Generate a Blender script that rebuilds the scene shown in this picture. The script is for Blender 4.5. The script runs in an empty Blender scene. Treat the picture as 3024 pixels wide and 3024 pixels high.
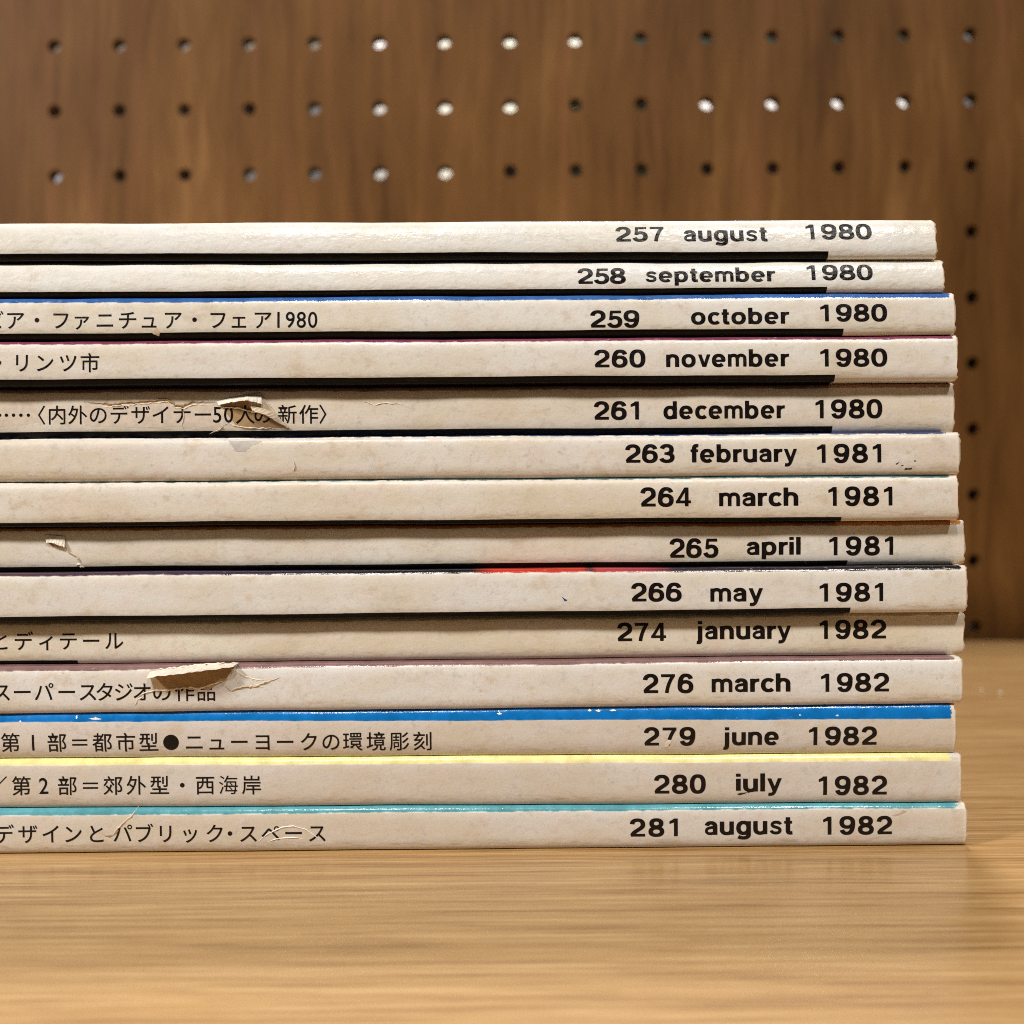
import bpy, bmesh, math, random
import numpy as np
from mathutils import Vector

random.seed(7)
SC = bpy.context.scene
COL = SC.collection
R = math.radians
MM = 0.001
ROLL = 0.40            # the phone was held with this small roll
CAM_D = 150.0          # mm from the spines

# ---------------------------------------------------------------- camera
cd = bpy.data.cameras.new('camera')
cd.sensor_fit = 'HORIZONTAL'; cd.sensor_width = 36.0; cd.lens = 36.0
cd.clip_start = 0.002; cd.clip_end = 50.0
cd.dof.use_dof = True; cd.dof.focus_distance = 0.1505; cd.dof.aperture_fstop = 18.0
cam = bpy.data.objects.new('camera', cd); COL.objects.link(cam)
cam.location = (0, -CAM_D * MM, 0)
cam.rotation_euler = (R(90), R(ROLL), 0)
SC.camera = cam

# ---------------------------------------------------------------- light
wd = bpy.data.worlds.new('World'); SC.world = wd; wd.use_nodes = True
wb = wd.node_tree.nodes['Background']
wb.inputs[0].default_value = (1.0, 0.88, 0.74, 1); wb.inputs[1].default_value = 0.045

def lamp(name, loc, target, power, size, col=(1.0, 0.965, 0.925)):
    ld = bpy.data.lights.new(name, 'AREA'); ld.shape = 'DISK'; ld.size = size; ld.energy = power; ld.color = col
    o = bpy.data.objects.new(name, ld); COL.objects.link(o); o.location = loc
    o.rotation_euler = (Vector(target) - Vector(loc)).to_track_quat('-Z', 'Y').to_euler()
    return o
lamp('front_lamp', (-0.20, -0.78, 1.12), (0, 0.05, 0), 6.8, 0.12)
lamp('front_lamp', (0.42, -0.82, 1.08), (0, 0.05, 0), 8.0, 0.10)
lamp('front_lamp', (-0.98, -0.52, 0.72), (0, 0.05, 0), 18.0, 0.16)  # added lower left lamp, placed so the stack shades the shelf's right side
lamp('added_lamp_beyond_panel', (0.10, 0.262, 0.62), (0.0, 0.40, 0.2), 5.0, 0.10)  # added lamp, brightens the boxes glimpsed through the holes

vs = SC.view_settings
vs.view_transform = 'Standard'; vs.look = 'None'; vs.exposure = -0.08; vs.gamma = 1.0; vs.use_curve_mapping = False
SC.cycles.use_denoising = False
SC.cycles.filter_width = 1.0
SC.cycles.max_bounces = 8

# ---------------------------------------------------------------- measuring: a pixel of the photo on a plane that really stands there
YAW = 0.0065
_c, _s = math.cos(R(ROLL)), math.sin(R(ROLL))
def at(px, py, rec=0.0):
    u, v = px - 1512.0, 1512.0 - py
    a, b = (u * _c + v * _s) / 3024.0, (-u * _s + v * _c) / 3024.0
    x = a * (CAM_D + rec) / (1 - YAW * a)
    return x, b * (CAM_D + rec + YAW * x)

# ---------------------------------------------------------------- node helper
class NT:
    def __init__(s, name):
        s.m = bpy.data.materials.new(name); s.m.use_nodes = True
        s.t = s.m.node_tree; s.t.nodes.clear()
        s.out = s.t.nodes.new('ShaderNodeOutputMaterial')
    def n(s, typ, ins=None, **kw):
        nd = s.t.nodes.new(typ)
        for k, v in kw.items(): setattr(nd, k, v)
        for k, v in (ins or {}).items(): s.put(nd.inputs[k], v)
        return nd
    def put(s, sock, v):
        if isinstance(v, bpy.types.NodeSocket): s.t.links.new(v, sock)
        elif isinstance(v, tuple) and len(v) == 3 and sock.type == 'RGBA': sock.default_value = (*v, 1)
        else: sock.default_value = v
    def math(s, op, a, b=0.0, c=None, clamp=False):
        d = {0: a, 1: b}
        if c is not None: d[2] = c
        return s.n('ShaderNodeMath', d, operation=op, use_clamp=clamp).outputs[0]
    def step(s, x, lo, hi, a=0.0, b=1.0):
        return s.n('ShaderNodeMapRange', {0: x, 1: lo, 2: hi, 3: a, 4: b}, interpolation_type='SMOOTHSTEP').outputs[0]
    def lin(s, x, lo, hi, a=0.0, b=1.0):
        return s.n('ShaderNodeMapRange', {0: x, 1: lo, 2: hi, 3: a, 4: b}).outputs[0]
    def mix(s, f, a, b):
        nd = s.n('ShaderNodeMix', data_type='RGBA')
        s.put(nd.inputs[0], f); s.put(nd.inputs[6], a); s.put(nd.inputs[7], b)
        return nd.outputs[2]
    def noise(s, vec, scale, detail=4.0, rough=0.55, dist=0.0):
        return s.n('ShaderNodeTexNoise', {'Vector': vec, 'Scale': scale, 'Detail': detail, 'Roughness': rough, 'Distortion': dist}).outputs[0]
    def map(s, vec, sc=(1, 1, 1), lo=(0, 0, 0)):
        return s.n('ShaderNodeMapping', {0: vec, 1: lo, 3: sc}).outputs[0]
    def ramp(s, f, stops, interp='LINEAR'):
        nd = s.n('ShaderNodeValToRGB', {0: f}); cr = nd.color_ramp; cr.interpolation = interp
        while len(cr.elements) < len(stops): cr.elements.new(0.5)
        for e, (p, c) in zip(cr.elements, stops): e.position = p; e.color = (*c, 1)
        return nd.outputs[0]
    def bump(s, h, strength, dist, normal=None):
        d = {'Height': h, 'Strength': strength, 'Distance': dist}
        if normal is not None: d['Normal'] = normal
        return s.n('ShaderNodeBump', d).outputs[0]
    def bsdf(s, **ins):
        b = s.n('ShaderNodeBsdfPrincipled', {k.replace('_', ' '): v for k, v in ins.items()})
        s.t.links.new(b.outputs[0], s.out.inputs[0]); return s.m

def plain(name, col, rough=0.5, spec=0.5):
    t = NT(name)
    co = t.n('ShaderNodeTexCoord').outputs['Object']
    n = t.noise(co, 900.0, 4)
    c = t.mix(t.lin(n, 0.3, 0.7), tuple(v * 0.86 for v in col), tuple(min(1, v * 1.1) for v in col))
    nb = t.bump(t.noise(co, 2500.0, 3), 0.25, 0.0001)
    return t.bsdf(Base_Color=c, Roughness=rough, Specular_IOR_Level=spec, Normal=nb)

# ---------------------------------------------------------------- mesh helpers
def mesh_obj(name, verts, faces, mat, parent=None, smooth=True, uvs=None):
    me = bpy.data.meshes.new(name)
    me.from_pydata([tuple(v) for v in verts], [], faces)
    if uvs:
        for lname, vals in uvs.items():
            lay = me.uv_layers.new(name=lname)
            li = np.empty(len(me.loops), dtype=np.int32); me.loops.foreach_get('vertex_index', li)
            lay.data.foreach_set('uv', np.asarray(vals, dtype=np.float32)[li].ravel())
    if smooth: me.polygons.foreach_set('use_smooth', [True] * len(me.polygons))
    me.materials.append(mat)
    o = bpy.data.objects.new(name, me); COL.objects.link(o)
    if parent: o.parent = parent
    return o

def tag(o, label=None, cat=None, group=None, kind=None):
    for k, v in (('label', label), ('category', cat), ('group', group), ('kind', kind)):
        if v: o[k] = v
    return o

def bm_obj(name, bm, mat, parent=None, smooth=False):
    me = bpy.data.meshes.new(name); bm.to_mesh(me); bm.free()
    if smooth: me.polygons.foreach_set('use_smooth', [True] * len(me.polygons))
    me.materials.append(mat)
    o = bpy.data.objects.new(name, me); COL.objects.link(o)
    if parent: o.parent = parent
    return o

# ---------------------------------------------------------------- the wooden shelf and the perforated panel
def wood_shelf():
    t = NT('oak_shelf')
    co = t.map(t.n('ShaderNodeTexCoord').outputs['Object'], (1000, 1000, 1000))
    wob = t.noise(t.map(co, (0.012, 0.03, 0.05)), 1.0, 2)
    sh = t.n('ShaderNodeCombineXYZ', {1: t.lin(wob, 0, 1, -0.8, 0.8)}).outputs[0]
    cw = t.n('ShaderNodeVectorMath', {0: co, 1: sh}, operation='ADD').outputs[0]
    broad = t.noise(t.map(cw, (0.006, 0.09, 0.2)), 1.0, 3)
    mid = t.noise(t.map(cw, (0.022, 0.95, 0.6)), 1.0, 4, 0.62)
    fine = t.noise(t.map(cw, (0.07, 2.3, 2.0)), 1.0, 5, 0.72)
    f = t.math('ADD', t.math('MULTIPLY', broad, 0.12), t.math('ADD', t.math('MULTIPLY', mid, 0.46), t.math('MULTIPLY', fine, 0.42)))
    c = t.ramp(f, [(0.40, (0.265, 0.139, 0.046)), (0.47, (0.380, 0.217, 0.078)), (0.53, (0.438, 0.259, 0.101)), (0.60, (0.54, 0.348, 0.156))])
    dash = t.noise(t.map(cw, (0.07, 1.9, 2.0), (31, 7, 3)), 1.0, 2, 0.5)
    c = t.mix(t.step(dash, 0.66, 0.74, 0.0, 0.55), c, (0.27, 0.125, 0.040))
    nb = t.bump(fine, 0.12, 0.0002)
    nb = t.bump(t.noise(t.map(co, (0.02, 0.10, 0.1)), 1.0, 2), 0.10, 0.001, nb)
    return t.bsdf(Base_Color=c, Roughness=t.lin(fine, 0.3, 0.7, 0.40, 0.52), Coat_Weight=0.55, Coat_Roughness=0.16, Coat_Normal=nb, Normal=nb)

def wood_panel():
    t = NT('walnut_panel')
    co = t.map(t.n('ShaderNodeTexCoord').outputs['Object'], (1000, 1000, 1000))
    wob = t.noise(t.map(co, (0.02, 0.02, 0.008)), 1.0, 3)
    sh = t.n('ShaderNodeCombineXYZ', {0: t.lin(wob, 0, 1, -9, 9)}).outputs[0]
    cw = t.n('ShaderNodeVectorMath', {0: co, 1: sh}, operation='ADD').outputs[0]
    broad = t.noise(t.map(cw, (0.022, 0.1, 0.006)), 1.0, 3)
    mid = t.noise(t.map(cw, (0.16, 0.2, 0.016)), 1.0, 5, 0.65)
    fine = t.noise(t.map(cw, (0.8, 0.9, 0.045)), 1.0, 5, 0.7)
    f = t.math('ADD', t.math('MULTIPLY', broad, 0.46), t.math('ADD', t.math('MULTIPLY', mid, 0.34), t.math('MULTIPLY', fine, 0.20)))
    c = t.ramp(f, [(0.38, (0.052, 0.0200, 0.0034)), (0.47, (0.097, 0.0400, 0.0086)), (0.54, (0.123, 0.0530, 0.0126)), (0.63, (0.190, 0.0890, 0.0265))])
    pink = t.noise(t.map(cw, (0.11, 0.2, 0.006), (40, 0, 9)), 1.0, 3)
    c = t.mix(t.step(pink, 0.52, 0.72, 0.0, 0.5), c, (0.165, 0.064, 0.0240))
    dark = t.noise(t.map(cw, (0.5, 0.5, 0.018), (11, 3, 5)), 1.0, 2)
    c = t.mix(t.step(dark, 0.64, 0.76, 0.0, 0.55), c, (0.06, 0.022, 0.008))
    nb = t.bump(fine, 0.15, 0.0002)
    return t.bsdf(Base_Color=c, Roughness=0.55, Specular_IOR_Level=0.12, Normal=nb)

SHELF_Z = at(2600, 2502)[1]
SHELF_Z = 0.5 * (SHELF_Z + at(20, 2526)[1]) - 0.02
WALL_Y, WALL_K, HX0, HZ0, PITCH = 240.94, -0.0133, -174.66, 180.23, 25.0
HOLE_R, WALL_T = 2.55, 6.0

def build_shelf():
    # plan outline in mm: a board with a rounded rear corner
    x0, x1, y0, y1, rad = -330.0, 206.0, -112.0, 236.5, 26.0
    pts = [(x0, y0), (x1 - 2, y0), (x1, y0 + 2)]
    cx, cy = x1 - rad, y1 - rad
    for i in range(13):
        a = R(i * 90 / 12); pts.append((cx + rad * math.cos(a), cy + rad * math.sin(a)))
    pts += [(x0, y1)]
    bm = bmesh.new()
    vsb = [bm.verts.new((x * MM, y * MM, (SHELF_Z - 18) * MM)) for x, y in pts]
    f = bm.faces.new(vsb)
    ex = bmesh.ops.extrude_face_region(bm, geom=[f])
    bmesh.ops.translate(bm, verts=[v for v in ex['geom'] if isinstance(v, bmesh.types.BMVert)], vec=(0, 0, 18 * MM))
    bmesh.ops.recalc_face_normals(bm, faces=bm.faces)
    bmesh.ops.bevel(bm, geom=[e for e in bm.edges if abs(e.verts[0].co.z - e.verts[1].co.z) < 1e-6], offset=0.0011, segments=3, affect='EDGES')
    o = bm_obj('shelf', bm, wood_shelf())
    return tag(o, 'pale honey oak shelf board under the stack, with a rounded rear corner', None, None, 'structure')
build_shelf()

def build_panel():
    bm = bmesh.new(); seg = 24
    ncol, nrow = 17, 13                    # one extra column each side, one extra row above
    P2 = PITCH / 2
    def ring_tile(cx, cz):
        ins = []; outs = []
        for k in range(seg):
            a = 2 * math.pi * (k + 0.5) / seg
            ca, sa = math.cos(a), math.sin(a)
            ins.append((cx + HOLE_R * ca, cz + HOLE_R * sa))
        m = seg // 4
        for k in range(seg):               # square outline, seg points, same angles order
            a = 2 * math.pi * (k + 0.5) / seg
            s = P2 / max(abs(math.cos(a)), abs(math.sin(a)))
            outs.append((cx + s * math.cos(a), cz + s * math.sin(a)))
        return ins, outs
    T = WALL_T
    for i in range(-1, ncol - 1):
        for j in range(-1, nrow - 1):
            cx, cz = HX0 + PITCH * i, HZ0 - PITCH * j
            ins, outs = ring_tile(cx, cz)
            corners = [(cx + P2, cz + P2), (cx - P2, cz + P2), (cx - P2, cz - P2), (cx + P2, cz - P2)]
            for y in (0.0, T):
                vi = [bm.verts.new((x, y, z)) for x, z in ins]; vo = [bm.verts.new((x, y, z)) for x, z in outs]
                vc = [bm.verts.new((x, y, z)) for x, z in corners]
                for k in range(seg):
                    k2 = (k + 1) % seg
                    q = [vi[k], vo[k], vo[k2], vi[k2]]
                    # put the square's corner in where the pair of points turns it
                    if (k + 1) % (seg // 4) == seg // 8:
                        q = [vi[k], vo[k], vc[((k + 1) // (seg // 4)) % 4], vo[k2], vi[k2]]
                    bm.faces.new(q)
                if y == 0: v0 = vi
                else: v1 = vi
            for k in range(seg):
                k2 = (k + 1) % seg
                bm.faces.new([v0[k], v0[k2], v1[k2], v1[k]])
    gx0, gx1 = HX0 - 1.5 * PITCH, HX0 + (ncol - 1.5) * PITCH
    gz1, gz0 = HZ0 + 1.5 * PITCH, HZ0 - (nrow - 1.5) * PITCH
    X0, X1, Z0, Z1 = -300.0, 300.0, -140.0, 262.0
    def box(xa, xb, za, zb):
        p = [bm.verts.new((x, y, z)) for x in (xa, xb) for y in (0, T) for z in (za, zb)]
        for idx in ((0, 1, 3, 2), (4, 6, 7, 5), (0, 4, 5, 1), (2, 3, 7, 6), (0, 2, 6, 4), (1, 5, 7, 3)):
            bm.faces.new([p[i] for i in idx])
    # solid borders round the drilled field, open on the inner side
    def quadpair(xa, xb, za, zb):
        for y in (0, T): bm.faces.new([bm.verts.new(v) for v in ((xa, y, za), (xb, y, za), (xb, y, zb), (xa, y, zb))])
    quadpair(X0, gx0, Z0, Z1); quadpair(gx1, X1, Z0, Z1); quadpair(gx0, gx1, gz1, Z1); quadpair(gx0, gx1, Z0, gz0)
    for a, b in (((X0, Z0), (X1, Z0)), ((X1, Z0), (X1, Z1)), ((X1, Z1), (X0, Z1)), ((X0, Z1), (X0, Z0))):
        bm.faces.new([bm.verts.new(v) for v in ((a[0], 0, a[1]), (b[0], 0, b[1]), (b[0], T, b[1]), (a[0], T, a[1]))])
    bmesh.ops.remove_doubles(bm, verts=bm.verts, dist=1e-4)
    bmesh.ops.recalc_face_normals(bm, faces=bm.faces)
    bmesh.ops.scale(bm, vec=(MM, MM, MM), verts=bm.verts)
    o = bm_obj('perforated_panel', bm, wood_panel())
    o.location = (0, WALL_Y * MM, 0); o.rotation_euler = (0, 0, math.atan(WALL_K))
    tag(o, 'dark walnut veneer back panel drilled with rows of round holes behind the magazines', 'pegboard')
build_panel()

# ---------------------------------------------------------------- what stands on the far side of the panel, glimpsed through its holes
def storage_box(x0, x1, z0, z1, col, label, depth=70.0, y0=392.0):
    y = y0
    bm = bmesh.new()
    bmesh.ops.create_cube(bm, size=1)
    bmesh.ops.scale(bm, vec=((x1 - x0) * MM, depth * MM, (z1 - z0) * MM), verts=bm.verts)
    bmesh.ops.bevel(bm, geom=list(bm.edges), offset=0.0012, segments=2, affect='EDGES')
    bmesh.ops.translate(bm, vec=(0, 0, (z1 - z0) / 2 * MM), verts=bm.verts)
    o = bm_obj('storage_box', bm, plain('box_card', col, 0.7, 0.04 if max(col) < 0.05 else 0.4))
    o.location = ((x0 + x1) / 2 * MM, (y + depth / 2) * MM, z0 * MM)
    tag(o, label, 'box', 'boxes beyond the perforated panel')
BZ = SHELF_Z
# a board on the far side carries them
bm = bmesh.new(); bmesh.ops.create_cube(bm, size=1)
bmesh.ops.scale(bm, vec=(0.7, 0.15, 0.018), verts=bm.verts)
o = bm_obj('shelf', bm, plain('far_board', (0.12, 0.09, 0.06), 0.6)); o.location = (0, 0.418, (SHELF_Z - 9) * MM)
tag(o, 'board on the far side of the perforated panel', None, None, 'structure')
DK = (0.003, 0.0025, 0.002)
CREAM, OLIVE, GREEN, WHITE = (0.80, 0.76, 0.64), (0.010, 0.011, 0.005), (0.030, 0.036, 0.026), (0.90, 0.87, 0.84)
storage_box(-86, -52, BZ, 232, (0.55, 0.53, 0.48), 'greyish box glimpsed through the leftmost bright column of holes')
storage_box(-86, -52, 232, 275, WHITE, 'white box on the greyish box, glimpsed through the first bright hole of the top row')
storage_box(-51.5, -17, BZ, 275, CREAM, 'tall cream box glimpsed through the second bright column of holes')
storage_box(-16.5, 17.5, BZ, 197, DK, 'dark box glimpsed in the lowest row just right of the tall cream box')
storage_box(-16.5, 17.5, 197, 275, (0.82, 0.80, 0.66), 'cream box on a dark box, glimpsed right of the tall cream box')
storage_box(18, 87, BZ, 216, OLIVE, 'blackish olive box glimpsed through the lowest row of holes above the magazines')
storage_box(18, 52.5, 216, 275, (0.78, 0.76, 0.64), 'pale box glimpsed through the last bright hole of the top row')
storage_box(53, 87, 216, 275, GREEN, 'grey green box glimpsed right of the bright holes of the top row')
storage_box(87.5, 280, BZ, 197, DK, 'long black box glimpsed through the black holes right of the stack')
storage_box(87.5, 226, 197, 232, WHITE, 'white box glimpsed through the bright run of holes on the right')
storage_box(226.5, 280, 197, 275, (0.13, 0.13, 0.14), 'grey box glimpsed through the rightmost column of holes')
storage_box(87.5, 226, 232, 275, GREEN, 'grey green box on the white box, glimpsed through the top row')
storage_box(-270, -225.5, BZ, 181, (0.30, 0.30, 0.33), 'pale grey box glimpsed through the lowest left hole')
storage_box(-270, -225.5, 181, 230, DK, 'dark box on the pale grey box, glimpsed at the far left')
storage_box(-225, -155.5, BZ, 215, DK, 'low dark box glimpsed through the lower left holes')
storage_box(-155, -120.5, BZ, 182, (0.15, 0.14, 0.13), 'grey box glimpsed left of the bright columns of holes')
storage_box(-155, -120.5, 182, 230, DK, 'dark box on the grey box, glimpsed left of the bright columns')
storage_box(-120, -86.5, BZ, 216, (0.13, 0.12, 0.12), 'grey box glimpsed next to the bright columns of holes')
storage_box(-300, -100, BZ, 284, (0.15, 0.12, 0.09), 'tan board standing behind the boxes on the left', 8.0, 464.0)

# ---------------------------------------------------------------- lettering: bold grotesque drawn from strokes
S_, H_ = 0.232, 0.184
def arc(cx, cy, rx, ry, a0, a1, n=22, p=2.25):
    o = []
    for i in range(n + 1):
        a = R(a0 + (a1 - a0) * i / n); c, s = math.cos(a), math.sin(a)
        o.append((cx + rx * math.copysign(abs(c) ** (2 / p), c), cy + ry * math.copysign(abs(s) ** (2 / p), s)))
    return o
def bez(p0, p1, p2, p3, n=14):
    return [tuple((1-t)**3*a + 3*(1-t)**2*t*b + 3*(1-t)*t*t*c + t**3*d for a, b, c, d in zip(p0, p1, p2, p3)) for t in [i / n for i in range(n + 1)]]
XT, XB, XC = 0.655, 0.065, 0.36
def ring(cx): return (arc(cx, XC, 0.262, 0.296, 0, 360, 40), None)
def L(*p, w=None): return (list(p), w)
STEM = 0.095
GL = {
 '0': [(arc(.385, .5, .29, .437, 0, 360, 44, 2.4), None)],
 '1': ['poly', [(0, .695), (0, .845), (.15, .93), (.235, 1.0), (.425, 1.0), (.425, 0), (.232, 0), (.232, .775)]],
 '2': [(arc(.375, .68, .275, .255, 176, -18) + bez((.637, .60), (.60, .44), (.16, .30), (.115, .07)), None), L((.035, .077), (.76, .077), w=.155)],
 '3': [(arc(.36, .715, .245, .22, 168, -90), None), (arc(.36, .282, .28, .217, 90, -168), None), L((.24, .497), (.38, .497), w=.14)],
 '4': [L((.555, 0), (.555, 1.0), w=.185), L((0, .235), (.77, .235), w=.145), L((.52, .99), (.06, .20), w=.15), 'clip'],
 '5': [L((.155, .923), (.70, .923), w=.155), L((.215, .95), (.165, .44), w=.15), (bez((.16, .50), (.25, .585), (.36, .60), (.40, .595)) + arc(.365, .33, .285, .265, 82, -165), None)],
 '6': [(arc(.385, .325, .285, .262, 0, 360, 40), None), (bez((.655, .745), (.62, .90), (.50, .94), (.40, .935)) + bez((.40, .935), (.20, .935), (.10, .74), (.10, .34)), None)],
 '7': [L((0, .922), (.70, .922), w=.156), (bez((.60, .90), (.46, .66), (.33, .40), (.285, 0)), .185)],
 '8': [(arc(.385, .738, .242, .198, 0, 360, 36), None), (arc(.385, .275, .288, .211, 0, 360, 36), None)],
 'a': [(arc(.335, .45, .215, .205, 168, 0) + [(.548, .40), (.548, 0)], None),
       ([(.55, .425), (.42, .405)] + bez((.36, .40), (.18, .37), (.10, .33), (.098, .205)) + bez((.098, .205), (.10, .02), (.50, .0), (.55, .24)), .150)],
 'b': [L((STEM, 0), (STEM, 1), w=S_), ring(.36)],
 'c': [(arc(.36, XC, .265, .296, 42, 318), None)],
 'd': [L((.625, 0), (.625, 1), w=S_), ring(.36)],
 'e': [(arc(.36, XC, .265, .296, -4, 318), None), L((.12, .345), (.70, .345), w=.13)],
 'f': [([(.19, 0), (.19, .70)] + bez((.19, .74), (.19, .93), (.28, .94), (.42, .925)), None), L((0, .65), (.40, .65), w=.15)],
 'g': [ring(.36), ([(.625, .72), (.625, .02)] + bez((.625, .0), (.63, -.22), (.30, -.24), (.09, -.115)), None)],
 'h': [L((STEM, 0), (STEM, 1), w=S_), (arc(.345, .43, .245, .225, 172, 0) + [(.59, .35), (.59, 0)], None)],
 'i': [L((STEM, 0), (STEM, .72), w=S_), L((STEM, .835), (STEM, 1.0), w=S_)],
 'j': [([(.15, .72), (.15, -.02)] + bez((.15, -.05), (.15, -.17), (.10, -.19), (-.03, -.17)), None), L((.15, .835), (.15, 1.0), w=S_)],
 'l': [L((STEM, 0), (STEM, 1), w=S_)],
 'm': [L((STEM, 0), (STEM, .72), w=.20), (arc(.31, .44, .205, .215, 172, 0) + [(.515, .35), (.515, 0)], .185), (arc(.73, .44, .205, .215, 172, 0) + [(.935, .35), (.935, 0)], .185)],
 'n': [L((STEM, 0), (STEM, .72), w=S_), (arc(.345, .43, .245, .225, 172, 0) + [(.59, .35), (.59, 0)], None)],
 'o': [(arc(.375, XC, .28, .296, 0, 360, 40), None)],
 'p': [L((STEM, -.25), (STEM, .72), w=S_), ring(.36)],
 'r': [L((STEM, 0), (STEM, .72), w=S_), (bez((.11, .38), (.14, .56), (.24, .66), (.44, .635)), .175)],
 's': [(bez((.535, .535), (.50, .64), (.40, .655), (.31, .655)) + bez((.31, .655), (.16, .655), (.06, .55), (.14, .455)) + bez((.14, .455), (.20, .38), (.44, .38), (.50, .27)) + bez((.50, .27), (.55, .15), (.46, .065), (.30, .065)) + bez((.30, .065), (.20, .065), (.10, .09), (.055, .205)), .162)],
 't': [([(.19, .92), (.19, .22)] + bez((.19, .20), (.19, .06), (.27, .055), (.42, .075)), None), L((0, .65), (.40, .65), w=.15)],
 'u': [L((.59, 0), (.59, .72), w=S_), (arc(.345, .29, .25, .225, -8, -180) + [(.095, .37), (.095, .72)], None)],
 'v': [L((.09, .75), (.345, -.03), w=.188), L((.60, .75), (.345, -.03), w=.188), 'clipx'],
 'y': [L((.09, .75), (.36, .02), w=.188), ([(.63, .75), (.375, .03)] + bez((.375, .03), (.31, -.16), (.24, -.19), (.06, -.165)), .18), 'clipx'],
}
GL['\u0237'] = [L((STEM, .055), (STEM, .72), w=S_), L((STEM, .835), (STEM, 1.0), w=S_)]   # a j whose tail is rubbed away
GL['9'] = [([(.77 - x, 1.0 - y) for x, y in pts], w) for pts, w in GL['6']]

def glyph_contours(ch, cache={}):
    if ch in cache: return cache[ch]
    spec = GL[ch]; N = 72
    gx = np.arange(-0.22, 1.25, 1.0 / N); gy = np.arange(-0.42, 1.18, 1.0 / N)
    X, Y = np.meshgrid(gx, gy)
    F = np.full(X.shape, 9.0)
    if spec[0] == 'poly':
        cont = [spec[1]]; cache[ch] = cont; return cont
    for st in spec:
        if isinstance(st, str): continue
        pts, w = st
        closed = abs(pts[0][0] - pts[-1][0]) < 1e-6 and abs(pts[0][1] - pts[-1][1]) < 1e-6
        ds = [0.0]
        for k in range(len(pts) - 1): ds.append(ds[-1] + math.hypot(pts[k + 1][0] - pts[k][0], pts[k + 1][1] - pts[k][1]))
        def unit(p, q):
            l = math.hypot(q[0] - p[0], q[1] - p[1]) or 1.0; return ((q[0] - p[0]) / l, (q[1] - p[1]) / l)
        u0, u1 = unit(pts[0], pts[1]), unit(pts[-2], pts[-1])
        clip0 = -((X - pts[0][0]) * u0[0] + (Y - pts[0][1]) * u0[1])
        clip1 = (X - pts[-1][0]) * u1[0] + (Y - pts[-1][1]) * u1[1]
        for k in range(len(pts) - 1):
            (x0, y0), (x1, y1) = pts[k], pts[k + 1]
            dx, dy = x1 - x0, y1 - y0; ln = math.hypot(dx, dy)
            if ln < 1e-7: continue
            ww = w if w else H_ + (S_ - H_) * (abs(dy) / ln) ** 1.3
            t = ((X - x0) * dx + (Y - y0) * dy) / ln
            tc = np.clip(t, 0, ln)
            d = np.hypot(X - x0 - tc * dx / ln, Y - y0 - tc * dy / ln) - ww / 2
            if not closed:
                if ds[k] < 0.13: d = np.maximum(d, clip0)
                if ds[-1] - ds[k + 1] < 0.13: d = np.maximum(d, clip1)
            F = np.minimum(F, d)
    if 'clip' in spec: F = np.maximum(F, np.maximum(Y - 1.0, -Y))
    if 'clipx' in spec:
        F = np.maximum(F, Y - 0.72)
        if ch == 'v': F = np.maximum(F, -Y)
    # marching squares, edges keyed so contours chain up
    nxt = {}
    ny, nx = F.shape; ins = F < 0
    def pt(key):
        kind, j, i = key
        if kind == 0:
            a, b = F[j, i], F[j, i + 1]; return (gx[i] + (gx[i + 1] - gx[i]) * a / (a - b), gy[j])
        a, b = F[j, i], F[j + 1, i]; return (gx[i], gy[j] + (gy[j + 1] - gy[j]) * a / (a - b))
    cells = ins[:-1, :-1].astype(int) + ins[:-1, 1:] * 2 + ins[1:, 1:] * 4 + ins[1:, :-1] * 8
    for j, i in zip(*np.nonzero((cells > 0) & (cells < 15))):
        c = cells[j, i]; B, Rr, T, Lf = (0, j, i), (1, j, i + 1), (0, j + 1, i), (1, j, i)
        segs = {1: [(Lf, B)], 2: [(B, Rr)], 3: [(Lf, Rr)], 4: [(Rr, T)], 5: [(Lf, B), (Rr, T)], 6: [(B, T)], 7: [(Lf, T)], 8: [(T, Lf)],
                9: [(T, B)], 10: [(B, Rr), (T, Lf)], 11: [(T, Rr)], 12: [(Rr, Lf)], 13: [(Rr, B)], 14: [(B, Lf)]}[c]
        for a, b in segs: nxt[a] = b
    cont = []
    while nxt:
        a = next(iter(nxt)); loop = []
        while a in nxt: loop.append(pt(a)); a = nxt.pop(a)
        # thin out nearly straight runs
        keep = [loop[0]]; n = len(loop)
        for k in range(1, n):
            p, q, r_ = keep[-1], loop[k], loop[(k + 1) % n]
            if abs((q[0] - p[0]) * (r_[1] - p[1]) - (q[1] - p[1]) * (r_[0] - p[0])) > 2.5e-5: keep.append(q)
        if len(keep) > 2: cont.append(keep)
    cache[ch] = cont
    return cont

def fill_contours(conts):
    """filled flat triangles of contours with holes -> verts, faces"""
    cu = bpy.data.curves.new('tmp', 'CURVE'); cu.dimensions = '2D'; cu.fill_mode = 'BOTH'
    for c in conts:
        sp = cu.splines.new('POLY'); sp.points.add(len(c) - 1)
        for p, (x, y) in zip(sp.points, c): p.co = (x, y, 0, 1)
        sp.use_cyclic_u = True
    ob = bpy.data.objects.new('tmp', cu); COL.objects.link(ob)
    dg = bpy.context.evaluated_depsgraph_get(); dg.update()
    me = ob.evaluated_get(dg).to_mesh()
    v = [(p.co.x, p.co.y) for p in me.vertices]; f = [tuple(p.vertices) for p in me.polygons]
    ob.evaluated_get(dg).to_mesh_clear()
    bpy.data.objects.remove(ob); bpy.data.curves.remove(cu)
    return v, f

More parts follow.
